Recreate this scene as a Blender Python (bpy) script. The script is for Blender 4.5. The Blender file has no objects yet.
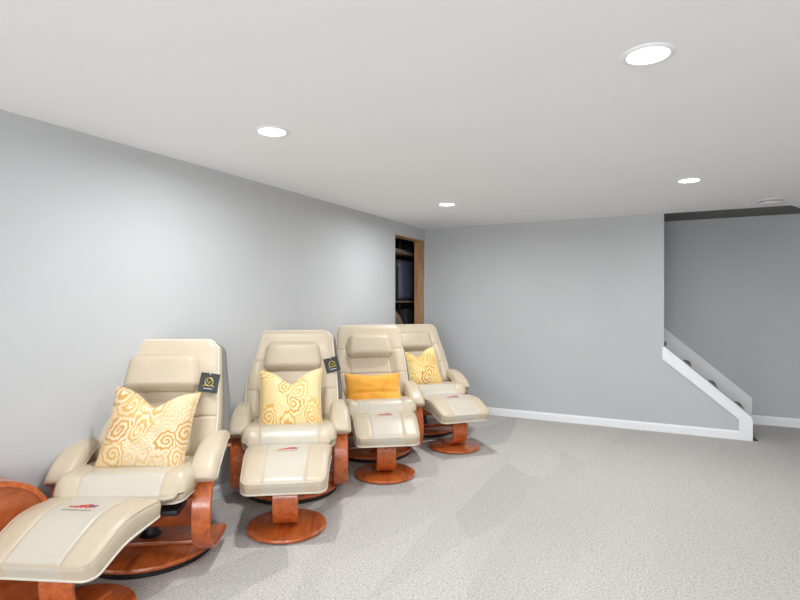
import bpy, bmesh, math, random
from mathutils import Vector, Matrix
random.seed(7)
C = bpy.context.scene.collection
SC = bpy.context.scene
PI = math.pi

# ------------------------------------------------------------------ camera, world, lights, exposure
YAW = math.radians(27.07); SN, CS = math.sin(YAW), math.cos(YAW)
CAMZ, CEIL = 1.33, 2.20
XL, YB, YF, XR, YR = -2.74, 6.04, 6.88, 2.6, -3.0      # left wall, back wall, stair wall, right wall, rear wall
cd = bpy.data.cameras.new('camera'); cam = bpy.data.objects.new('camera', cd); C.objects.link(cam)
cam.location = (0, 0, CAMZ); cam.rotation_euler = (PI/2, 0, YAW)
cd.sensor_width = 36; cd.lens = 538/800*36; cd.clip_start = .02
SC.camera = cam
w = bpy.data.worlds.new('world'); SC.world = w; w.use_nodes = True
w.node_tree.nodes['Background'].inputs[0].default_value = (.8, .88, 1, 1)
w.node_tree.nodes['Background'].inputs[1].default_value = .4
SC.view_settings.view_transform = 'Standard'; SC.view_settings.look = 'None'
SC.view_settings.gamma = 1; SC.view_settings.use_curve_mapping = False
SC.view_settings.exposure = 0.24
LIGHT_W, FILL_W = 15.0, 48.0
LIGHTS = [(-.085, 2.093), (-1.847, 2.166), (-1.84, 4.535), (.091, 4.427), (-.6, -1.3), (1.3, -1.3)]
def area(name, loc, rot, sx, sy, watts, col, disk=False, spread=PI):
    l = bpy.data.lights.new(name, 'AREA'); l.shape = 'DISK' if disk else 'RECTANGLE'
    l.size = sx
    if not disk: l.size_y = sy
    l.energy = watts; l.color = col; l.spread = spread
    o = bpy.data.objects.new(name, l); C.objects.link(o); o.location = loc; o.rotation_euler = rot
    return o
for i, (x, y) in enumerate(LIGHTS):
    area('downlight_lamp', (x, y, CEIL-.014), (0, 0, 0), .11, .11, LIGHT_W, (.955, .985, 1.0), True, math.radians(172))
# added fill lamps at two invented windows, unseen behind the camera
area('window_daylight', (-.9, YR+.05, 1.35), (PI/2, 0, 0), 1.5, 1.1, FILL_W, (.93, .97, 1.0))
area('window_daylight', (1.6, YR+.05, 1.35), (PI/2, 0, 0), 1.5, 1.1, FILL_W, (.93, .97, 1.0))

# ------------------------------------------------------------------ materials
def lin(r, g, b):
    f = lambda v: (v/255/12.92) if v/255 <= .04045 else ((v/255+.055)/1.055)**2.4
    return (f(r), f(g), f(b), 1)
class NT:
    def __init__(s, name, rough=.5, spec=.5, coat=0, metal=0):
        m = bpy.data.materials.new(name); m.use_nodes = True; s.m = m; s.t = m.node_tree; s.n = s.t.nodes
        s.b = s.n['Principled BSDF']
        s.b.inputs['Roughness'].default_value = rough; s.b.inputs['Specular IOR Level'].default_value = spec
        s.b.inputs['Coat Weight'].default_value = coat; s.b.inputs['Coat Roughness'].default_value = .12
        s.b.inputs['Metallic'].default_value = metal
    def node(s, typ, **kw):
        n = s.n.new(typ)
        for k, v in kw.items():
            if k in n.inputs: n.inputs[k].default_value = v
            else: setattr(n, k, v)
        return n
    def l(s, a, b): s.t.links.new(a, b)
    def coord(s, scale=(1, 1, 1), kind='Object', rot=(0, 0, 0)):
        tc = s.n.new('ShaderNodeTexCoord'); mp = s.n.new('ShaderNodeMapping')
        mp.inputs['Scale'].default_value = scale; mp.inputs['Rotation'].default_value = rot
        s.l(tc.outputs[kind], mp.inputs[0]); return mp.outputs[0]
    def noise(s, vec, scale, detail=3, dist=0, rough=.5):
        n = s.node('ShaderNodeTexNoise', Scale=scale, Detail=detail, Distortion=dist, Roughness=rough); s.l(vec, n.inputs['Vector']); return n.outputs['Fac']
    def ramp(s, fac, stops, interp='LINEAR'):
        r = s.n.new('ShaderNodeValToRGB'); cr = r.color_ramp; cr.interpolation = interp
        while len(cr.elements) < len(stops): cr.elements.new(.5)
        for e, (p, c) in zip(cr.elements, stops): e.position = p; e.color = c
        s.l(fac, r.inputs[0]); return r.outputs[0]
    def mix(s, fac, a, b, blend='MIX'):
        m = s.n.new('ShaderNodeMix'); m.data_type = 'RGBA'; m.blend_type = blend
        for v, i in ((fac, 0), (a, 6), (b, 7)):
            if hasattr(v, 'links') or isinstance(v, bpy.types.NodeSocket): s.l(v, m.inputs[i])
            else: m.inputs[i].default_value = v
        return m.outputs[2]
    def math(s, op, a, b=0.0, c=0.0):
        m = s.n.new('ShaderNodeMath'); m.operation = op
        for v, i in ((a, 0), (b, 1), (c, 2)):
            if isinstance(v, bpy.types.NodeSocket): s.l(v, m.inputs[i])
            else: m.inputs[i].default_value = v
        return m.outputs[0]
    def base(s, c):
        if isinstance(c, bpy.types.NodeSocket): s.l(c, s.b.inputs['Base Color'])
        else: s.b.inputs['Base Color'].default_value = c
        return s
    def bump(s, h, strength=.2, dist=.01):
        b = s.node('ShaderNodeBump', Strength=strength, Distance=dist); s.l(h, b.inputs['Height']); s.l(b.outputs[0], s.b.inputs['Normal']); return s
M = {}
def paint(name, col, rough=.85, var=.02):
    t = NT(name, rough, .25); v = t.coord(); n = t.noise(v, 1.3, 4)
    a = tuple(c*(1-var) for c in col[:3])+(1,); b = tuple(min(1, c*(1+var)) for c in col[:3])+(1,)
    t.base(t.ramp(n, [(.35, a), (.65, b)])); t.bump(t.noise(v, 160, 3), .06, .004); M[name] = t.m
paint('wall_paint', lin(193, 194, 195))
paint('ceiling_paint', lin(246, 247, 249), .9, .006)
paint('trim_paint', lin(240, 240, 241), .4, .005)
paint('stair_soffit_paint', lin(120, 120, 118))  # even grey, darker than the walls
def carpet():
    t = NT('carpet', 1, .05); v = t.coord()
    fine = t.noise(v, 95, 3, 0, .8); mid = t.noise(v, 45, 3)
    col = t.ramp(fine, [(.34, lin(160, 154, 150)), (.5, lin(208, 202, 197)), (.66, lin(236, 232, 228))])
    col = t.mix(t.ramp(mid, [(.35, (0, 0, 0, 1)), (.65, (1, 1, 1, 1))]), col, t.mix(.5, col, lin(213, 207, 202)))
    # nap lying in different directions where the vacuum went: long wedge shaped patches
    v2 = t.coord((1.3, .33, 1), rot=(0, 0, math.radians(-24)))
    dn = t.node('ShaderNodeTexNoise', Scale=1.4, Detail=2); t.l(v2, dn.inputs['Vector'])
    ad = t.node('ShaderNodeVectorMath', operation='MULTIPLY_ADD'); t.l(dn.outputs['Color'], ad.inputs[0]); ad.inputs[1].default_value = (.12, .1, .1); t.l(v2, ad.inputs[2])
    vo = t.node('ShaderNodeTexVoronoi', Scale=2.6); t.l(ad.outputs[0], vo.inputs['Vector'])
    sx = t.node('ShaderNodeSeparateColor'); t.l(vo.outputs['Color'], sx.inputs[0])
    nap = t.ramp(sx.outputs[0], [(.0, (.80, .81, .82, 1)), (.3, (.89, .89, .895, 1)), (.5, (1, 1, 1, 1)), (1, (1, 1, 1, 1))])
    sp = t.node('ShaderNodeSeparateXYZ'); t.l(t.coord(), sp.inputs[0])
    mask = t.ramp(t.math('ADD', t.math('MULTIPLY', sp.outputs[0], -.35), t.math('MULTIPLY', t.noise(t.coord(), .8, 1), .4)), [(.30, (0, 0, 0, 1)), (.62, (1, 1, 1, 1))])
    col = t.mix(1.0, col, t.mix(mask, t.mix(.12, (1, 1, 1, 1), nap), t.mix(.75, (1, 1, 1, 1), nap)), 'MULTIPLY')
    t.base(col); t.bump(t.math('ADD', fine, mid), .9, .012); M['carpet'] = t.m
    t = NT('stair_carpet', 1, .05); v = t.coord(); t.base(t.ramp(t.noise(v, 120, 2), [(.3, lin(120, 117, 112)), (.7, lin(165, 160, 154))])); t.bump(t.noise(v, 120, 2), .8, .01); M['stair_carpet'] = t.m
carpet()
def leather(name, c, rough=.36):
    t = NT(name, rough, .5); v = t.coord(); n = t.noise(v, 6, 3)
    t.base(t.ramp(n, [(.3, tuple(x*.94 for x in c[:3])+(1,)), (.7, c)]))
    vo = t.node('ShaderNodeTexVoronoi', Scale=260); t.l(v, vo.inputs['Vector'])
    wr = t.noise(t.coord((1, 1, 1)), 14, 4, .6)
    t.bump(t.math('ADD', t.math('MULTIPLY', vo.outputs[0], .25), t.math('MULTIPLY', wr, 1.2)), .12, .012); M[name] = t.m
leather('leather', lin(203, 187, 163)); leather('leather_panel', lin(203, 194, 178), .28); leather('piping', lin(222, 213, 197), .4)
leather('leather_shell', lin(112, 109, 106), .55)
def wood(name, c1, c2, c3, rough=.28, scale=(1, 9, 9), coat=.5):
    t = NT(name, rough, .5, coat); v = t.coord(scale)
    n = t.noise(v, 2.2, 5, 1.2, .6); f = t.noise(v, 16, 3, .4)
    col = t.ramp(n, [(.3, c1), (.52, c2), (.72, c3)])
    t.base(t.mix(t.math('MULTIPLY', f, .35), col, c1)); M[name] = t.m
wood('cherry_wood', lin(140, 62, 22), lin(200, 98, 42), lin(216, 124, 62))
wood('cherry_panel', lin(122, 54, 24), lin(180, 90, 44), lin(202, 114, 64), scale=(9, 2, 3))
wood('pine', lin(150, 108, 72), lin(190, 146, 104), lin(205, 165, 124), .7, (9, 9, 1), 0)
wood('rough_shelf', lin(92, 74, 58), lin(126, 104, 84), lin(146, 124, 102), .8, (9, 1, 9), 0)
def plain(name, c, rough=.5, metal=0, var=.08, spec=.5):
    t = NT(name, rough, spec, metal=metal); v = t.coord(); n = t.noise(v, 9, 3)
    t.base(t.ramp(n, [(.3, tuple(x*(1-var) for x in c[:3])+(1,)), (.7, tuple(min(1, x*(1+var)) for x in c[:3])+(1,))])); M[name] = t.m
plain('black_plastic', lin(24, 22, 22), .45); plain('tag_black', lin(26, 27, 30), .35); plain('gold_print', lin(196, 176, 96), .4, .4)
plain('string', lin(215, 210, 200), .7); plain('thread_red', lin(196, 60, 52), .7); plain('thread_dark', lin(92, 88, 92), .8)
plain('thread_violet', lin(108, 84, 132), .7); plain('tag_white', lin(225, 222, 225), .5)
plain('suitcase_shell', lin(100, 108, 124), .4); plain('brown_bag', lin(140, 122, 100), .85, 0, .35); plain('dark_box', lin(46, 44, 46), .7)
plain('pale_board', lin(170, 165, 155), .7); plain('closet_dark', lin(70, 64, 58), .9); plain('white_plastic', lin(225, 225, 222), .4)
plain('detector_shade', lin(150, 150, 150), .5); plain('steel', lin(150, 150, 150), .3, .9); plain('dark_rubber', lin(50, 48, 46), .8)
def emit(name, col, s):
    t = NT(name); t.b.inputs['Emission Color'].default_value = col; t.b.inputs['Emission Strength'].default_value = s; t.base((.8, .8, .8, 1)); M[name] = t.m
emit('lens_glow', (1, .98, .95, 1), 9); emit('window_glow', (.86, .92, 1, 1), 2.2)  # panes of the invented rear windows glow as added fill
def paisley(name, pale, gold, deep, seed, scale=9.0, amt=.5):
    t = NT(name, .75, .2); v = t.coord((1, 1, 1)); t.b.inputs['Sheen Weight'].default_value = .2
    mp = t.node('ShaderNodeMapping'); mp.inputs['Location'].default_value = (seed, seed*.7, 0); mp.inputs['Rotation'].default_value = (0, 0, .7); mp.inputs['Scale'].default_value = (1, .72, 1); t.l(v, mp.inputs[0])
    dn = t.node('ShaderNodeTexNoise', Scale=6.0, Detail=1); t.l(mp.outputs[0], dn.inputs['Vector'])
    ad = t.node('ShaderNodeVectorMath', operation='MULTIPLY_ADD'); t.l(dn.outputs['Color'], ad.inputs[0]); ad.inputs[1].default_value = (.13, .13, 0); t.l(mp.outputs[0], ad.inputs[2])
    flat = t.node('ShaderNodeVectorMath', operation='MULTIPLY'); t.l(ad.outputs[0], flat.inputs[0]); flat.inputs[1].default_value = (1, 1, 0)
    pv = flat.outputs[0]
    def motif(sc, freq, lobes):
        vo = t.node('ShaderNodeTexVoronoi', Scale=sc, Randomness=.85); vo.voronoi_dimensions = '2D'; t.l(pv, vo.inputs['Vector'])
        sb = t.node('ShaderNodeVectorMath', operation='SUBTRACT'); t.l(pv, sb.inputs[0]); t.l(vo.outputs['Position'], sb.inputs[1])
        sp = t.node('ShaderNodeSeparateXYZ'); t.l(sb.outputs[0], sp.inputs[0])
        ang = t.math('ARCTAN2', sp.outputs[1], sp.outputs[0])
        sc3 = t.node('ShaderNodeSeparateColor'); t.l(vo.outputs['Color'], sc3.inputs[0])
        d = t.math('MULTIPLY', vo.outputs['Distance'], t.math('MULTIPLY_ADD', t.math('COSINE', t.math('MULTIPLY', ang, lobes)), .06, 1.0))
        return d, t.math('SINE', t.math('ADD', t.math('MULTIPLY', d, freq), ang)), sc3.outputs
    d, rings, rnd = motif(scale, 36.0, 9.0)                # large curled, lobed drops
    d2, rings2, rnd2 = motif(scale*2.7, 22.0, 5.0)         # small blossoms between them
    sharp = lambda x, p=.5, w=.1: t.ramp(x, [(p-w, (0, 0, 0, 1)), (p+w, (1, 1, 1, 1))])
    col = t.mix(sharp(t.math('MULTIPLY_ADD', rings2, .5, .5), .55), pale, t.mix(.6, pale, gold))
    body = t.mix(sharp(t.math('MULTIPLY_ADD', rings, .5, .5), .5), gold, pale)
    body = t.mix(t.math('MULTIPLY', t.math('GREATER_THAN', rnd[0], 1-amt), t.math('LESS_THAN', rings, -.2)), body, deep)
    fill = t.mix(t.math('LESS_THAN', d, .48), col, body)
    big = t.noise(mp.outputs[0], 4.0, 1)
    fill = t.mix(t.math('MULTIPLY', sharp(big, .52, .12), .45), fill, gold)
    t.base(fill); t.bump(t.noise(v, 300, 2), .2, .003); M[name] = t.m
paisley('paisley_gold', lin(230, 212, 180), lin(216, 176, 108), lin(206, 156, 88), 1.3, 8.5, .5)
paisley('paisley_pale', lin(238, 221, 178), lin(226, 188, 112), lin(214, 160, 80), 4.1, 8, .4)
paisley('paisley_warm', lin(238, 218, 164), lin(226, 184, 100), lin(204, 138, 66), 7.7, 8, .45)
def goldfab():
    t = NT('golden_velvet', .7, .25); v = t.coord(); t.b.inputs['Sheen Weight'].default_value = .3
    t.base(t.ramp(t.noise(v, 7, 3, .5), [(.3, lin(226, 150, 44)), (.7, lin(242, 182, 74))])); t.bump(t.noise(v, 24, 4, .8), .25, .01); M['golden_velvet'] = t.m
goldfab()

# ------------------------------------------------------------------ mesh helpers
def link(name, bm, mat, parent=None, smooth=False, angle=None, mats=None):
    me = bpy.data.meshes.new(name); bmesh.ops.recalc_face_normals(bm, faces=bm.faces); bm.to_mesh(me); bm.free()
    for mm in (mats or [mat]): me.materials.append(M[mm])
    if smooth:
        for p in me.polygons: p.use_smooth = True
        if angle: 
            try: me.set_sharp_from_angle(angle=math.radians(angle))
            except Exception: pass
    o = bpy.data.objects.new(name, me); C.objects.link(o)
    if parent: o.parent = parent
    return o
def box(bm, x0, x1, y0, y1, z0, z1):
    vs = [bm.verts.new((x, y, z)) for x in (x0, x1) for y in (y0, y1) for z in (z0, z1)]
    for f in ((0, 1, 3, 2), (4, 6, 7, 5), (0, 4, 5, 1), (2, 3, 7, 6), (0, 2, 6, 4), (1, 5, 7, 3)): bm.faces.new([vs[i] for i in f])
def boxes(*bs):
    bm = bmesh.new()
    for b in bs: box(bm, *b)
    return bm
def bevel(bm, r, seg=2):
    bmesh.ops.bevel(bm, geom=list(bm.edges), offset=r, segments=seg, affect='EDGES', profile=.5); return bm
def lathe(pts, n=48, cx=0, cy=0):
    bm = bmesh.new(); rings = []
    for r, z in pts:
        if r < 1e-6: rings.append([bm.verts.new((cx, cy, z))])
        else: rings.append([bm.verts.new((cx+r*math.cos(2*PI*i/n), cy+r*math.sin(2*PI*i/n), z)) for i in range(n)])
    for a, b in zip(rings, rings[1:]):
        for i in range(n):
            j = (i+1) % n
            if len(a) == 1 and len(b) == 1: continue
            if len(a) == 1: bm.faces.new((a[0], b[i], b[j]))
            elif len(b) == 1: bm.faces.new((a[i], b[0], a[j]))
            else: bm.faces.new((a[i], b[i], b[j], a[j]))
    return bm
def prism(poly, axis, a, b):
    """polygon extruded along an axis; poly gives the two other coordinates"""
    bm = bmesh.new()
    def P(u, v, w): return {'x': (w, u, v), 'y': (u, w, v), 'z': (u, v, w)}[axis]
    A = [bm.verts.new(P(u, v, a)) for u, v in poly]; B = [bm.verts.new(P(u, v, b)) for u, v in poly]
    n = len(poly)
    bm.faces.new(A); bm.faces.new(B)
    for i in range(n): bm.faces.new((A[i], A[(i+1) % n], B[(i+1) % n], B[i]))
    return bm
def spline(pts, n=8, closed=False):
    out = []; N = len(pts); pts = [Vector(p) for p in pts]
    rng = range(N) if closed else range(N-1)
    for i in rng:
        if closed: p0, p1, p2, p3 = (pts[(i+k) % N] for k in (-1, 0, 1, 2))
        else: p0, p1, p2, p3 = pts[max(i-1, 0)], pts[i], pts[i+1], pts[min(i+2, N-1)]
        for k in range(n):
            t = k/n
            out.append(.5*((2*p1)+(p2-p0)*t+(2*p0-5*p1+4*p2-p3)*t*t+(3*p1-p0-3*p2+p3)*t**3))
    if not closed: out.append(pts[-1])
    return out
def tube(pts, r, closed=False, n=8, bm=None):
    bm = bm or bmesh.new(); pts = [Vector(p) for p in pts]; N = len(pts); rings = []
    up = Vector((0, 0, 1))
    for i, p in enumerate(pts):
        t = (pts[(i+1) % N]-pts[i-1]) if closed else (pts[min(i+1, N-1)]-pts[max(i-1, 0)])
        if t.length < 1e-9: t = Vector((1, 0, 0))
        t.normalize(); a = up-t*up.dot(t)
        if a.length < .05: a = Vector((1, 0, 0))-t*t.x
        a.normalize(); up = a; b = t.cross(a)
        rings.append([bm.verts.new(p+r*(a*math.cos(2*PI*k/n)+b*math.sin(2*PI*k/n))) for k in range(n)])
    for i in range(N if closed else N-1):
        A, B = rings[i], rings[(i+1) % N]
        for k in range(n): bm.faces.new((A[k], A[(k+1) % n], B[(k+1) % n], B[k]))
    if not closed: bm.faces.new(rings[0]); bm.faces.new(rings[-1])
    return bm
def band(path, y0, y1, th, n=7, edge=.004):
    """bent wood: a path in x,z swept as a strip th thick between y0 and y1, edges rounded"""
    P = [Vector((p[0], 0, p[1])) for p in path]; P = spline(P, n); bm = bmesh.new(); rings = []
    sec = [(-1, y0+edge), (-1+2*edge/th, y0), (1-2*edge/th, y0), (1, y0+edge), (1, y1-edge), (1-2*edge/th, y1), (-1+2*edge/th, y1), (-1, y1-edge)]
    for i, p in enumerate(P):
        t = P[min(i+1, len(P)-1)]-P[max(i-1, 0)]; t.normalize(); nrm = Vector((-t.z, 0, t.x))
        rings.append([bm.verts.new(p+nrm*(s*th/2)+Vector((0, y, 0))) for s, y in sec])
    for A, B in zip(rings, rings[1:]):
        for k in range(8): bm.faces.new((A[k], A[(k+1) % 8], B[(k+1) % 8], B[k]))
    bm.faces.new(rings[0]); bm.faces.new(rings[-1]); return bm
def coords(half, n, seams=(), hw=.006):
    xs = [-half+2*half*i/n for i in range(n+1)]
    for s in seams:
        xs = [x for x in xs if abs(x-s) > hw*1.3 or abs(abs(x)-half) < 1e-9]
        xs += [s-hw, s-hw*.4, s, s+hw*.4, s+hw]
    return sorted(xs)
def pad(hx, hy, hz, r, fn=None, nx=20, ny=20, nz=4, seams_y=(), seams_x=(), groove=.006, puff=0, mat_fn=None, ylim=9):
    """rounded, slightly crowned box with sewn grooves on its top, bent by fn(x,y,z)"""
    X = coords(hx, nx, seams_x); Y = coords(hy, ny, seams_y); Z = coords(hz, nz)
    bm = bmesh.new(); cache = {}
    def V(x, y, z):
        k = (round(x, 6), round(y, 6), round(z, 6))
        if k in cache: return cache[k]
        q = Vector((max(-hx+r, min(hx-r, x)), max(-hy+r, min(hy-r, y)), max(-hz+r, min(hz-r, z)))); d = Vector((x, y, z))-q
        p = q+d.normalized()*r if d.length > 1e-9 and (abs(d.x) > 1e-9)+(abs(d.y) > 1e-9)+(abs(d.z) > 1e-9) >= 1 and d.length > 0 and max(abs(d.x), abs(d.y), abs(d.z)) > r-1e-6 else Vector((x, y, z))
        if z > 0:
            u, v = min(1, abs(x)/hx), min(1, abs(y)/hy)
            g = 0
            for s in seams_y:
                a = abs(y-s)
                if a < .0061 and x < ylim: g = max(g, 1-a/.0062)
            for s in seams_x:
                a = abs(x-s)
                if a < .0061: g = max(g, 1-a/.0062)
            if z > hz*.99: p.z += puff*(1-u**4)*(1-v**4)-groove*g
            # quilting fullness between seams
        p = fn(p.x, p.y, p.z) if fn else p
        cache[k] = bm.verts.new(p); return cache[k]
    def face(a, b, c, d, m=0):
        try:
            f = bm.faces.new((V(*a), V(*b), V(*c), V(*d))); f.material_index = m
        except ValueError: pass
    for i in range(len(X)-1):
        for j in range(len(Y)-1):
            x0, x1, y0, y1 = X[i], X[i+1], Y[j], Y[j+1]
            m = mat_fn((x0+x1)/2, (y0+y1)/2) if mat_fn else 0
            face((x0, y0, hz), (x1, y0, hz), (x1, y1, hz), (x0, y1, hz), m); face((x0, y0, -hz), (x0, y1, -hz), (x1, y1, -hz), (x1, y0, -hz))
    for i in range(len(X)-1):
        for k in range(len(Z)-1):
            for y in (-hy, hy): face((X[i], y, Z[k]), (X[i+1], y, Z[k]), (X[i+1], y, Z[k+1]), (X[i], y, Z[k+1]))
    for j in range(len(Y)-1):
        for k in range(len(Z)-1):
            for x in (-hx, hx): face((x, Y[j], Z[k]), (x, Y[j+1], Z[k]), (x, Y[j+1], Z[k+1]), (x, Y[j], Z[k+1]), mat_fn(x, (Y[j]+Y[j+1])/2) if mat_fn and x > 0 else 0)
    return bm
def soften(fn, hx, hy, rc, both=True):
    def g(x, y, z):
        cx, cy = hx-rc, hy-rc
        if (abs(x) if both else x) > cx and abs(y) > cy:
            dx, dy = (abs(x)-cx)/rc, (abs(y)-cy)/rc; m = max(dx, dy); L = math.hypot(dx, dy)
            if L > 0: x = math.copysign(cx+rc*dx*m/L, x); y = math.copysign(cy+rc*dy*m/L, y)
        return fn(x, y, z)
    return g
def rim(hx, hy, z, rc, fn=None, n=10):
    """closed rounded-rectangle loop for piping"""
    pts = []
    segs = [((hx-rc, hy-rc), 0), ((-hx+rc, hy-rc), 90), ((-hx+rc, -hy+rc), 180), ((hx-rc, -hy+rc), 270)]
    corner = []
    for (cx, cy), a0 in segs:
        for k in range(n+1):
            a = math.radians(a0+90*k/n); corner.append((cx+rc*math.cos(a), cy+rc*math.sin(a)))
    N = len(corner)
    for i in range(N):
        a, b = corner[i], corner[(i+1) % N]; L = math.dist(a, b); m = max(1, int(L/.02))
        for k in range(m): pts.append((a[0]+(b[0]-a[0])*k/m, a[1]+(b[1]-a[1])*k/m, z))
    return [fn(*p) if fn else Vector(p) for p in pts]
def empty(name, loc, rz=0):
    o = bpy.data.objects.new(name, None); C.objects.link(o); o.location = loc; o.rotation_euler = (0, 0, rz); o.empty_display_size = .1; return o
def tag(o, label=None, cat=None, group=None, kind=None):
    if label: o['label'] = label
    if cat: o['category'] = cat
    if group: o['group'] = group
    if kind: o['kind'] = kind
    return o
def copy_tree(o, parent=None):
    c = o.copy(); C.objects.link(c); c.parent = parent
    for ch in list(o.children): copy_tree(ch, c)
    return c
def struct(name, bm, mat, **k): o = link(name, bm, mat, **k); o['kind'] = 'structure'; return o
def cw(r, d): return (-SN*d+CS*r, CS*d+SN*r)         # where a thing stands: metres right of and ahead of the viewpoint
FACE = math.radians(-62.93)

# ------------------------------------------------------------------ room shell
struct('floor', boxes((XL-1.1, XR+.15, YR-.15, YF+.15, -.1, 0)), 'carpet')
# ceiling: white drywall up to the stair recess, with an oblique corner at the right of the recess
struct('ceiling', prism([(XL-.15, YR-.15), (XR+.15, YR-.15), (XR+.15, YF+.15), (1.32, YF+.15), (1.03, 6.20), (.95, YB), (XL-.15, YB)], 'z', CEIL, CEIL+.03), 'ceiling_paint')
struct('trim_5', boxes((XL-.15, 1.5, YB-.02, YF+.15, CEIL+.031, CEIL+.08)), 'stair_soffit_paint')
OY0, OY1, OZ0, OZ1 = 5.245, 5.975, .90, 2.057
struct('wall_left', boxes((XL-.115, XL, YR-.15, OY0, 0, CEIL), (XL-.115, XL, OY0, OY1+.035, 0, OZ0), (XL-.115, XL, OY0, OY1+.035, OZ1, CEIL), (XL-.115, XL, OY1+.035, YB+.1, 0, CEIL)), 'wall_paint')
XE = -.098; XN = .641
def nl(x): return .851+(x-XE)*(.215-.851)/(.643-XE)          # top of the low wall
struct('wall_back', prism([(XL, 0), (XN, 0), (XN, nl(XN)-.01), (XE, nl(XE)-.01), (XE, CEIL), (XL, CEIL)], 'y', YB, YB+.11), 'wall_paint')
struct('wall_stair', boxes((XL-.1, XR+.15, YF, YF+.12, 0, CEIL+.03)), 'wall_paint')
struct('wall_stair_end', boxes((-1.62, -1.5, YB+.112, YF-.002, 0, CEIL+.03)), 'wall_paint')
struct('wall_right', boxes((XR, XR+.12, YR, YF, 0, CEIL)), 'wall_paint')
# unseen rear wall; its two windows are added and glow as fill
struct('wall_rear', boxes((XL, -1.65, YR-.12, YR, 0, CEIL), (-.15, .85, YR-.12, YR, 0, CEIL), (2.35, XR, YR-.12, YR, 0, CEIL),
       (-1.65, -.15, YR-.12, YR, 0, .8), (.85, 2.35, YR-.12, YR, 0, .8), (-1.65, -.15, YR-.12, YR, 1.9, CEIL), (.85, 2.35, YR-.12, YR, 1.9, CEIL)), 'wall_paint')
for i, x in enumerate((-1.65, .85)):
    g = struct('window_%d' % (i+1), boxes((x, x+1.5, YR-.09, YR-.08, .8, 1.9)), 'window_glow')
    link('window_frame', boxes((x, x+1.5, YR-.08, YR-.03, .8, .86), (x, x+1.5, YR-.08, YR-.03, 1.84, 1.9), (x, x+.06, YR-.08, YR-.03, .86, 1.84), (x+1.44, x+1.5, YR-.08, YR-.03, .86, 1.84), (x+.72, x+.78, YR-.08, YR-.03, .86, 1.84)), 'trim_paint', g)
def baseprof(h, t): return [(0, 0), (t, 0), (t, h-.018), (t*.55, h-.006), (t*.45, h), (0, h)]
bh = .084
struct('baseboard_back', prism([(YB-u, v) for u, v in baseprof(bh, .014)], 'x', XL+.015, .545), 'trim_paint')
struct('baseboard_left', prism([(XL+u, v) for u, v in baseprof(bh, .014)], 'y', YR, YB), 'trim_paint')
struct('baseboard_stair', prism([(YF-u, v) for u, v in baseprof(bh+.01, .014)], 'x', .738, XR), 'trim_paint')
struct('baseboard_right', prism([(XR-u, v) for u, v in baseprof(bh, .014)], 'y', YR, YF), 'trim_paint')
# white boards framing the low wall beside the stairs
tw = .128
struct('trim_1', prism([(XN, 0), (XN, nl(XN)), (XE-.016, nl(XE-.016)), (XE-.016, nl(XE-.016)-tw), (.542, nl(.542)-tw+.02), (.542, 0)], 'y', YB-.017, YB-.001), 'trim_paint')
struct('trim_2', prism([(XN+.004, nl(XN)-.012), (XN+.004, nl(XN)+.008), (XE+.002, nl(XE)+.012), (XE+.002, nl(XE)-.009)], 'y', YB-.022, YB+.118), 'trim_paint')
struct('trim_3', boxes((XN+.0005, XN+.012, YB-.017, YB+.112, 0, nl(XN)-.012)), 'trim_paint')
def fl(x): return 1.015+(x+.116)*(.262-1.015)/(.755+.116)
struct('trim_4', prism([(.737, 0), (.737, fl(.737)), (-1.3, fl(-1.3)), (-1.3, .9), (.3, 0)], 'y', YF-.018, YF-.001), 'trim_paint')
st = empty('staircase', (.63, YB+.4, 0)); tag(st, 'carpeted basement stairs climbing left behind the low sloped wall', 'stairs')
for k in range(8):
    x1, zt = .625-.241*k, .228+.2135*k
    bm = prism([(x1-.27, zt-.21 if k else 0), (x1-.012, zt-.21 if k else 0), (x1-.022, zt-.075), (x1-.004, zt-.066), (x1+.010, zt-.05), (x1+.014, zt-.034), (x1+.008, zt-.018), (x1-.008, zt-.006), (x1-.03, zt), (x1-.27, zt)], 'y', YB+.125, YF-.02)
    o = link('step', bm, 'stair_carpet', st); o.data.transform(Matrix.Translation((-.63, -(YB+.4), 0)))

# ------------------------------------------------------------------ wall opening with stud, closet beyond
struct('trim_6', boxes((XL-.115, XL-.001, OY1, OY1+.034, OZ0, OZ1)), 'pine')
struct('trim_7', boxes((XL-.115, XL-.001, OY0+.001, OY1-.001, OZ1-.012, OZ1-.0005)), 'pine')
struct('trim_8', boxes((XL-.115, XL-.001, OY0+.001, OY1-.001, OZ0+.0005, OZ0+.02)), 'pine')
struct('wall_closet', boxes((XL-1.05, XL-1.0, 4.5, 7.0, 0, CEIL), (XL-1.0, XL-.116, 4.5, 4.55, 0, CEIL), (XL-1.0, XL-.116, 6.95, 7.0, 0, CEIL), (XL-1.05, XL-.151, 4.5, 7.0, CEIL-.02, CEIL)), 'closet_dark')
for i, (y, z) in enumerate(((OY1, 1.52), (OY1, 1.30), (OY1, 1.83))):
    pass
sh = empty('shelf_rack', (XL-.42, 5.8, 0)); tag(sh, 'rough wooden shelving inside the dark wall opening', 'shelves')
for z in (.86, 1.32, 1.905):
    link('shelf_board', boxes((-.24, .24, -.85, .85, z-.02, z)), 'rough_shelf', sh)
for y in (-.84, .80):
    for x in (-.24, .20): link('upright', boxes((x, x+.04, y, y+.04, 0, 2.15)), 'rough_shelf', sh)
s = empty('suitcase', (XL-.42, 6.12, 1.321)); tag(s, 'dark blue-grey rounded suitcase standing on the middle shelf in the wall opening', 'suitcase')
bm = pad(.20, .23, .15, .06, None, 8, 8, 8); bm.transform(Matrix.Rotation(PI/2, 4, 'Y')); 
for v in bm.verts: v.co = Vector((v.co.x, v.co.y, v.co.z*1.28+.262))
link('shell', bm, 'suitcase_shell', s, smooth=True)
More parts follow.
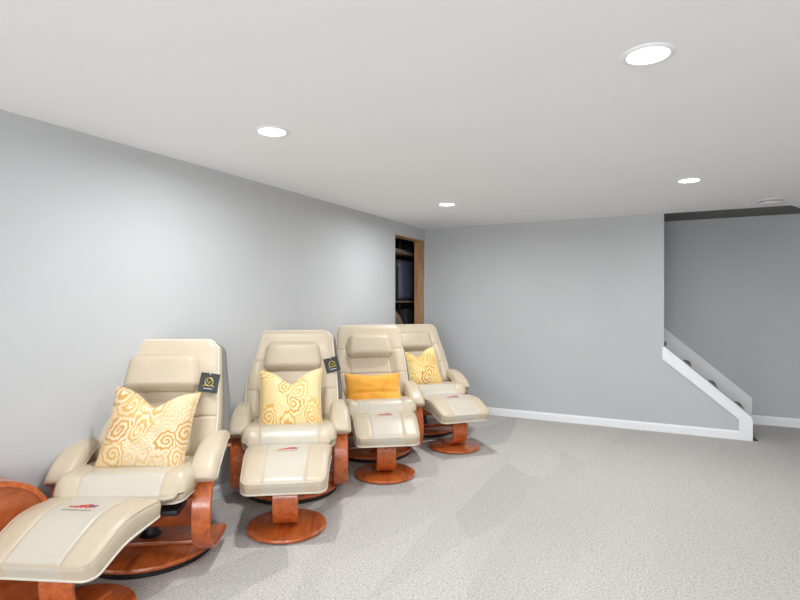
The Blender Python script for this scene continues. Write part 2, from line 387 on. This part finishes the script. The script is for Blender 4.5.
link('handle', tube([(0, -.06, .515), (0, -.06, .545), (0, 0, .555), (0, .06, .545), (0, .06, .515)], .008), 'black_plastic', s, smooth=True)
bm = pad(.17, .22, .16, .10, None, 10, 10, 6, puff=.03)
for v in bm.verts:
    v.co.z += .165; v.co.x += .012*math.sin(v.co.y*30+v.co.z*20); v.co.y += .014*math.sin(v.co.z*28+v.co.x*20)
o = link('duffel_bag', bm, 'brown_bag', smooth=True); o.location = (XL-.40, 5.72, .861); tag(o, 'slumped brown bag on the lowest visible shelf in the wall opening', 'bag')
bm = bevel(boxes((-.15, .15, -.16, .16, 0, .36)), .012)
o = link('storage_bin', bm, 'dark_box', smooth=True, angle=30); o.location = (XL-.38, 6.16, .861); tag(o, 'dark storage bin beside the brown bag in the wall opening', 'bin')
bm = bevel(boxes((-.16, .16, -.17, .17, 0, .42)), .01)
o = link('storage_box', bm, 'dark_box', smooth=True, angle=30); o.location = (XL-.42, 5.67, 1.321); tag(o, 'black box left of the suitcase on the middle shelf', 'box')
o = link('pale_plank', bevel(boxes((-.07, .07, -.6, .6, 0, .04)), .004), 'pale_board'); o.location = (XL-.3, 5.85, 1.906); o.rotation_euler = (0, 0, .12); tag(o, 'pale plank lying on the top shelf inside the wall opening', 'plank')

# ------------------------------------------------------------------ recessed lights and detector
names = ['round recessed ceiling light, the largest and nearest, at the upper right of the photo', 'round recessed ceiling light above the second recliner, near the left wall',
         'round recessed ceiling light nearest the wall opening and room corner', 'round recessed ceiling light in the distance near the stairs and smoke detector',
         'round recessed ceiling light behind the camera, nearer the left wall', 'round recessed ceiling light behind the camera, nearer the right wall']
for i, (x, y) in enumerate(LIGHTS):
    e = empty('ceiling_light', (x, y, CEIL))
    link('trim_ring', lathe([(.068, -.001), (.068, -.006), (.074, -.009), (.086, -.006), (.09, -.0005)], 40), 'trim_paint', e, smooth=True)
    link('lens', lathe([(0, -.004), (.05, -.005), (.0675, -.003)], 40), 'lens_glow', e, smooth=True)
    tag(e, names[i], 'ceiling light', 'recessed lights in the ceiling')
e = empty('smoke_detector', (.737, 5.60, CEIL)); tag(e, 'white round smoke detector on the ceiling by the stairs', 'smoke detector')
link('base', lathe([(0, -.001), (.10, -.001), (.10, -.008), (.09, -.014), (.088, -.017)], 40), 'white_plastic', e, smooth=True, angle=30)
link('vent_ring', lathe([(.086, -.014), (.080, -.020), (.083, -.026)], 40), 'detector_shade', e, smooth=True)  # vent ring in plain mid grey
link('cover', lathe([(.084, -.026), (.076, -.038), (.05, -.044), (0, -.045)], 40), 'white_plastic', e, smooth=True)

# ------------------------------------------------------------------ recliner
def sstep(a, b, x): t = max(0, min(1, (x-a)/(b-a))); return t*t*(3-2*t)
RECL = math.radians(21)
BX, BZ, BL = -.075, .455, .68            # foot of the backrest and its length
def backpt(t, y, n):                      # t up the backrest, n out of its front
    bow = -.03*math.sin(PI*min(1, t/BL))-.03*sstep(.5, .68, t)*0
    return Vector((BX-math.sin(RECL)*t+math.cos(RECL)*(n+bow), y, BZ+math.cos(RECL)*t+math.sin(RECL)*(n+bow)))
def bw(t):                                # half width of the back at height t
    return .335-.032*sstep(.15, .68, t)
def backfn(x, y, z):                      # pad space (x up, y across, z out) -> chair
    t = x+BL/2; k = bw(t)/.30
    n = z
    if z > 0: n += .048*sstep(.55, .78, abs(y)/.30)*(1-sstep(.34, .60, t))+.012*sstep(.44, .52, t)
    return backpt(t, y*k, n)
def make_chair():
    r = empty('recliner_chair', (0, 0, 0))
    b = link('swivel_base', lathe([(0, .028), (.318, .028), (.33, .032), (.334, .042), (.330, .052), (.318, .057), (0, .057)], 72), 'cherry_wood', r, smooth=True, angle=40)
    link('base_ring', lathe([(0, .0005), (.315, .0005), (.318, .004), (.318, .0275), (0, .0275)], 72), 'black_plastic', b, smooth=True, angle=40)
    link('swivel_post', lathe([(.085, .058), (.085, .07), (.05, .085), (.04, .10), (.04, .27), (.12, .27), (.12, .299), (0, .299)], 32), 'black_plastic', r, smooth=True, angle=40)
    path = [(-.20, .49), (-.10, .515), (.03, .508), (.14, .475), (.222, .42), (.272, .345), (.287, .25), (.27, .16), (.215, .10), (.14, .082), (.06, .077), (0, .076), (-.07, .082)]
    for s in (-1, 1):
        y0, y1 = sorted((s*.286, s*.379))
        link('arm_frame', band(path, y0, y1, .022), 'cherry_wood', r, smooth=True, angle=40)
    bm = band([(.155, .19), (.175, .25), (.185, .32), (.18, .335)], -.285, .285, .022); link('front_rail', bm, 'cherry_panel', r, smooth=True, angle=40)
    link('foot_rail', bevel(boxes((-.06, .10, -.285, .285, .0585, .082)), .006), 'cherry_panel', r, smooth=True, angle=40)
    link('seat_support', bevel(boxes((-.16, .34, -.24, .24, .30, .33)), .01), 'black_plastic', r, smooth=True, angle=40)
    # seat: crowned and rolling down over its front edge
    def seatfn(x, y, z):
        X = x+.165; zz = .412+z+.035*sstep(-.05, .34, X)
        over = max(0, X-.36)
        wid = 1-.05*sstep(.30, .44, X)
        return Vector((X-.10*over-.3*max(0, -z)*sstep(.30, .44, X), y*wid, zz-1.5*over**1.25*(1 if z > 0 else .15)+.012*sstep(.19, .26, abs(y))*(1 if z > 0 else 0)))
    sc = link('seat_cushion', pad(.285, .305, .058, .05, soften(seatfn, .285, .305, .06), 30, 28, 6, seams_y=(-.19, .19), puff=.012, mat_fn=lambda x, y: 1 if abs(y) < .19 else 0), None, r, smooth=True, mats=['leather', 'leather_panel'])
    link('piping', tube(rim(.268, .292, -.048, .05, lambda x, y, z: seatfn(x, y, z)), .0055, True), 'piping', sc, smooth=True)
    # backrest: dark shell behind, bolstered front
    def shellfn(x, y, z):
        t = x+BL/2; rc = .09
        return backpt(t, y*bw(t)/.30*(1.085-.05*sstep(.3, .68, t)), z-.035)
    def roundtop(fn):
        def g(x, y, z):
            # round the two top corners
            cx, cy = BL/2-.075, .225
            if x > cx and abs(y) > cy:
                dx, dy = (x-cx)/.075, (abs(y)-cy)/.075; m = max(dx, dy); L = math.hypot(dx, dy)
                if L > 0: x = cx+.075*dx*m/L; y = math.copysign(cy+.075*dy*m/L, y)
            return fn(x, y, z)
        return g
    link('back_shell', pad(BL/2-.004, .305, .022, .02, roundtop(shellfn), 20, 20, 3), 'leather_shell', r, smooth=True)
    bk = link('backrest', pad(BL/2, .30, .05, .045, roundtop(backfn), 34, 34, 6, seams_y=(-.165, .165), seams_x=(-.12, .10), puff=.012, ylim=.10), 'leather', r, smooth=True)
    link('piping', tube(rim(BL/2-.010, .291, .034, .075, lambda x, y, z: backfn(x, y, z)), .005, True), 'piping', bk, smooth=True)
    # upper yoke seams running out from the headrest
    # headrest pillow
    def headfn(x, y, z):
        t = .485+x-.012; return backpt(t, y*(1-.10*sstep(-.1, .11, x)), .056+z)
    hp = link('headrest_pillow', pad(.108, .215, .052, .045, soften(headfn, .108, .215, .045), 14, 24, 6, puff=.022), 'leather', r, smooth=True)
    link('piping', tube(rim(.102, .209, -.030, .05, headfn), .006, True), 'piping', hp, smooth=True)
    # arm pads: draped over the bent wood, drooping in front
    for s in (-1, 1):
        def armfn(x, y, z, s=s):
            u = x+.20                                      # 0 rear .. .40 front along the pad
            P = spline([Vector((-.21, 0, .550)), Vector((-.11, 0, .567)), Vector((.0, 0, .563)), Vector((.11, 0, .540)), Vector((.20, 0, .500)), Vector((.248, 0, .465)), Vector((.264, 0, .442))], 12)
            f = max(0, min(.9999, u/.42))*(len(P)-1); i = int(f); p = P[i].lerp(P[i+1], f-i); t = (P[i+1]-P[i]).normalized(); n = Vector((-t.z, 0, t.x))
            wd = .72+.42*sstep(0, .25, u)-.10*sstep(.34, .42, u)
            q = p+n*z*(.75+.35*sstep(0, .2, u))
            return Vector((q.x, s*.331+y*wd*.94, q.z-abs(y)*abs(y)*1.2))
        ap = link('arm_pad', pad(.21, .066, .034, .032, lambda x, y, z: armfn(x+.01, y, z), 26, 10, 4, puff=.008), 'leather', r, smooth=True)
        link('piping', tube(rim(.20, .064, -.008, .05, lambda x, y, z: armfn(x+.01, y, z)), .0045, True), 'piping', ap, smooth=True)
        link('arm_bracket', bevel(boxes((-.26, -.19, min(s*.31, s*.33), max(s*.31, s*.33), .36, .50)), .004), 'leather_shell', r, smooth=True, angle=40)
    return r
def make_ottoman():
    r = empty('ottoman', (0, 0, 0))
    link('base_disc', lathe([(0, .004), (.215, .004), (.227, .008), (.231, .017), (.227, .026), (.215, .031), (0, .031)], 64), 'cherry_wood', r, smooth=True, angle=40)
    link('pedestal', band([(-.15, .283), (-.02, .283), (.06, .272), (.105, .235), (.112, .17), (.09, .10), (.04, .056), (-.03, .043), (-.13, .043)], -.072, .072, .022), 'cherry_wood', r, smooth=True, angle=40)
    link('mount_plate', bevel(boxes((-.17, .07, -.12, .12, .295, .318)), .004), 'black_plastic', r, smooth=True, angle=40)
    def fn(x, y, z):
        x *= .86; a = x/.24                              # -1 by the chair .. +1 front
        top = .372+.030*(1-((a+.25)/1.0)**2)-.050*sstep(.0, 1.15, a)
        tilt = -.35*sstep(.1, 1, a)
        k = (.262-.028*(a+1)/2)/.26
        th = z*(1.0+.0*a)
        if z < 0: return Vector((x*.97+.0, y*k, top+z*(1.1+1.1*(1-a*a))))
        return Vector((x+.02*sstep(.4, 1, a)*z/.04, y*k, top+z))
    cu = link('cushion', pad(.28, .26, .037, .028, soften(fn, .28, .26, .055), 30, 28, 5, seams_y=(-.125, .125), puff=.012, mat_fn=lambda x, y: 1 if abs(y) < .125 else 0), None, r, smooth=True, mats=['leather', 'leather_panel'])
    link('piping', tube(rim(.275, .255, -.026, .055, fn), .0058, True), 'piping', cu, smooth=True)
    link('piping', tube(rim(.272, .252, .031, .055, fn), .0035, True), 'leather', cu, smooth=True)
    # embroidered mark: red swooping script over a line of small dark letters
    def zt(x, y): a = x/.28; return fn(x, y, .037).z+.012*(1-abs(a)**4)*(1-(abs(y)/.26)**4)+.0005
    def P(x, y): return Vector((x*.86, y, zt(x, y)))
    X0 = -.045
    bm = tube([P(X0+.020*math.sin(k*.33)-.030*math.sin(k/14*PI)+.006, -.052+.1*k/14) for k in range(15)], .0032)
    tube([P(X0+.000+.016*math.cos(k*1.5), -.02+.06*k/12) for k in range(13)], .0026, bm=bm)
    e = link('embroidered_emblem', bm, 'thread_red', cu, smooth=True); e['label'] = 'red and violet script emblem'
    bm = tube([P(X0-.006+.015*math.sin(k*1.8), .03+.03*k/6) for k in range(7)], .003)
    link('embroidered_flourish', bm, 'thread_violet', cu, smooth=True)
    bm = bmesh.new(); y = -.062; rg = random.Random(3)
    while y < .062:
        h = rg.choice((.010, .010, .015)); x = X0+.046
        tube([P(x, y), P(x-h, y+.001)], .0011, bm=bm, n=5); tube([P(x-h, y+.001), P(x-h*.6, y+.0045)], .0010, bm=bm, n=5)
        if rg.random() < .6: tube([P(x, y), P(x, y+.004)], .0010, bm=bm, n=5)
        y += rg.choice((.0085, .0085, .010))
    link('embroidered_lettering', bm, 'thread_dark', cu)
    return r
chair_spots = [(-1.33, 2.87, 6, 'beige leather recliner nearest the camera, beside the curved wooden side table'),
               (-.765, 3.80, 9, 'beige leather recliner with the pale paisley cushion and a tag hanging from its back'),
               (-.235, 4.70, 12, 'beige leather recliner holding the small plain golden cushion'),
               (.235, 5.5, 20, 'beige leather recliner nearest the back wall, in front of the wall opening')]
ott_spots = [(-1.355, 2.25, -5, 'beige leather ottoman in front of the nearest recliner, cut off at the lower left'),
             (-.66, 3.14, 7, 'beige leather ottoman in front of the recliner with the pale paisley cushion'),
             (-.115, 4.09, 8, 'beige leather ottoman in front of the recliner with the golden cushion'),
             (.49, 4.85, 21, 'beige leather ottoman nearest the back wall, in front of the farthest recliner')]
proto = make_chair(); chairs = []
for i, (a, d, phi, lab) in enumerate(chair_spots):
    o = proto if i == 0 else copy_tree(proto)
    x, y = cw(a, d); o.location = (x, y, 0); o.rotation_euler = (0, 0, FACE+math.radians(phi)); chairs.append(o)
    tag(o, lab, 'recliner', 'recliners lined up along the left wall')
Lc = Matrix.Translation((BX, 0, BZ)) @ Matrix.Rotation(math.radians(-8), 4, 'Y') @ Matrix.Translation((-BX, 0, -BZ))   # the farthest one leans back further
for ch in chairs[3].children:
    if ch.name.split('.')[0] in ('back_shell', 'backrest', 'headrest_pillow'):
        ch.location = Lc.to_translation(); ch.rotation_euler = Lc.to_euler()
proto = make_ottoman()
for i, (a, d, phi, lab) in enumerate(ott_spots):
    o = proto if i == 0 else copy_tree(proto)
    x, y = cw(a, d); o.location = (x, y, 0); o.rotation_euler = (0, 0, FACE+math.radians(phi))
    tag(o, lab, 'ottoman', 'ottomans in front of the recliners')

# ------------------------------------------------------------------ cushions (built lying: x across, y up the cushion, z thickness)
def cushion(w, h, th, dip=0, pinch=.07, n=36, crease=0, wob=0):
    bm = bmesh.new(); G = {}
    for s in (1, -1):
        for i in range(n+1):
            for j in range(n+1):
                u, v = -1+2*i/n, -1+2*j/n
                edge = i in (0, n) or j in (0, n)
                if s == -1 and edge: G[s, i, j] = G[1, i, j]; continue
                x = w/2*u*(1-pinch*(1-v*v)); y = h/2*v*(1-pinch*(1-u*u))
                up = max(0, (v+1)/2)
                y -= dip*math.exp(-(abs(u)/.42)**1.6)*up**2.2
                t = th/2*((1-u**4)*(1-v**4))**.6*(1-.35*dip/.1*math.exp(-(u/.3)**2)*up**2)
                t -= crease*math.exp(-((v+.12+.10*u*u)/.07)**2)*(1-u*u)
                t += wob*math.sin(u*9+v*5)*math.sin(v*7-u*3)*(1-u*u)*(1-v*v)
                G[s, i, j] = bm.verts.new((x, y, s*t))
    for s in (1, -1):
        for i in range(n):
            for j in range(n):
                f = [G[s, i, j], G[s, i+1, j], G[s, i+1, j+1], G[s, i, j+1]]
                try: bm.faces.new(f if s == 1 else f[::-1])
                except ValueError: pass
    outline = [G[1, i, 0].co.copy() for i in range(n)]+[G[1, n, j].co.copy() for j in range(n)]+[G[1, i, n].co.copy() for i in range(n, 0, -1)]+[G[1, 0, j].co.copy() for j in range(n, 0, -1)]
    return bm, outline
def place_cushion(chair, name, w, h, th, mat, x, y, z, tilt, roll, label, group, **k):
    bm, out = cushion(w, h, th, **k)
    o = link(name, bm, mat, smooth=True)
    link('edge_seam', tube(out, .0035, True, 6), mat, o, smooth=True)
    # stand it up in the chair: cushion x -> chair -y... (seen from the front, right is the chair's left), y -> up, z -> forward
    R0 = Matrix(((0, 0, 1), (1, 0, 0), (0, 1, 0))).to_4x4()
    Mx = Matrix.Translation(chair.location) @ Matrix.Rotation(chair.rotation_euler.z, 4, 'Z') @ Matrix.Translation((x, y, z)) @ Matrix.Rotation(-tilt, 4, 'Y') @ Matrix.Rotation(roll, 4, 'X') @ R0
    o.matrix_world = Mx; o.location = Mx.to_translation(); o.rotation_euler = Mx.to_euler()
    tag(o, label, 'cushion', group); return o
TI = math.radians(24)
place_cushion(chairs[0], 'throw_pillow', .43, .43, .15, 'paisley_gold', .115, .03, .662, TI, math.radians(-6), 'gold and cream paisley cushion on the recliner nearest the camera', 'paisley cushions on the recliners', dip=.085, wob=.006)
place_cushion(chairs[1], 'throw_pillow', .43, .45, .15, 'paisley_pale', .12, -.0, .64, TI, math.radians(1), 'pale yellow paisley cushion on the second recliner from the camera', 'paisley cushions on the recliners', dip=.095, wob=.006)
place_cushion(chairs[3], 'throw_pillow', .42, .42, .15, 'paisley_warm', .10, -.075, .65, TI, math.radians(4), 'yellow paisley cushion with a warmer lower half on the farthest recliner', 'paisley cushions on the recliners', dip=.085, wob=.006)
place_cushion(chairs[2], 'lumbar_pillow', .48, .30, .14, 'golden_velvet', .14, -.02, .56, TI, 0, 'plain golden yellow rectangular cushion on the third recliner from the camera', None, dip=.012, pinch=.05, crease=.022, wob=.004)

# ------------------------------------------------------------------ hang tags
def hang_tag(chair, t, y, n, roll, label):
    p = backpt(t, y, n); Mx = Matrix.Translation(chair.location) @ Matrix.Rotation(chair.rotation_euler.z, 4, 'Z')
    o = empty('hang_tag', (0, 0, 0)); R0 = Matrix(((0, 0, 1), (1, 0, 0), (0, 1, 0))).to_4x4()
    T = Mx @ Matrix.Translation(p) @ Matrix.Rotation(-RECL*.7, 4, 'Y') @ Matrix.Rotation(roll, 4, 'X') @ R0
    o.location = T.to_translation(); o.rotation_euler = T.to_euler(); tag(o, label, 'tag', 'black tags hanging on the recliners')
    link('card', bevel(boxes((-.053, .053, -.062, .045, -.0015, .0015)), .001, 1), 'tag_black', o)
    bm = tube([(0.022*math.cos(a), -.004+.022*math.sin(a), .003) for a in [i*2*PI/24 for i in range(24)]], .003, True, 6)
    tube([(-.012, .006, .003), (-.002, -.014, .003), (.014, .008, .003)], .003, n=6, bm=bm)
    tube([(-.018, -.022, .003), (-.030, -.03, .003)], .003, n=6, bm=bm); tube([(.018, -.022, .003), (.030, -.03, .003)], .003, n=6, bm=bm)
    link('gold_emblem', bm, 'gold_print', o)['label'] = 'gold round emblem'
    link('printed_line', boxes((-.024, .024, -.043, -.040, .0016, .0024)), 'tag_white', o)
    link('cord', tube([(.0, .035, .001), (-.01, .06, .004), (-.004, .09, .002), (-.016, .115, -.01)], .0022, n=6), 'string', o)
hang_tag(chairs[0], .41, .272, .125, math.radians(-8), 'black hang tag with gold emblem on the nearest recliner')
hang_tag(chairs[1], .40, .285, .118, math.radians(14), 'black hang tag with gold emblem, tilted, on the second recliner')

# ------------------------------------------------------------------ curved wooden side table at the left edge
e = empty('side_table', (-2.605, 1.04, 0)); tag(e, 'curved reddish-brown wooden side table at the left edge of the photo', 'side table')
arc = [(-.46, 0), (.46, 0)]
top = [Vector((a, b, 0)) for a, b in [(.40, 0), (.412, .10), (.415, .22), (.405, .33), (.375, .43), (.315, .505), (.22, .552), (.10, .575), (-.02, .58), (-.16, .572), (-.28, .54), (-.36, .47), (-.40, .36), (-.41, .22), (-.40, .10), (-.395, 0)]]
T = [Vector((p.x, p.y*1.035, 0)) for p in spline(top, 6)]
def ring(off):
    P = []
    for i, p in enumerate(T):
        t = T[min(i+1, len(T)-1)]-T[max(i-1, 0)]; t.normalize(); nrm = Vector((t.y, -t.x, 0)); q = p-nrm*off; P.append((q.x, max(0.001, q.y)))
    return P
outer, inner = ring(0), ring(.022)
bm = bmesh.new()
for (o_, i_, x0, x1) in [(outer, inner, -.115, .125)]:
    A = [[bm.verts.new((x, p[0], p[1])) for p in o_] for x in (x0, x1)]; B = [[bm.verts.new((x, p[0], p[1])) for p in i_] for x in (x0, x1)]
    for k in range(len(o_)-1):
        bm.faces.new((A[0][k], A[0][k+1], A[1][k+1], A[1][k])); bm.faces.new((B[0][k], B[1][k], B[1][k+1], B[0][k+1]))
        for m in (0, 1): bm.faces.new((A[m][k], A[m][k+1], B[m][k+1], B[m][k]))
    for k in (0, -1): bm.faces.new((A[0][k], A[1][k], B[1][k], B[0][k]))
link('curved_top', bm, 'cherry_wood', e, smooth=True, angle=40)
for x in (-.105, .105):
    link('side_panel', prism(ring(.0225), 'x', x-.009, x+.009), 'cherry_panel', e)

o = link('rubber_wedge', prism([(.656, .0), (.70, .0), (.69, .012), (.660, .03)], 'y', YB+.0, YB+.03), 'dark_rubber')  # small dark wedge shape beside the trim foot
tag(o, 'tiny dark wedge on the carpet at the foot of the white stair trim', 'wedge')
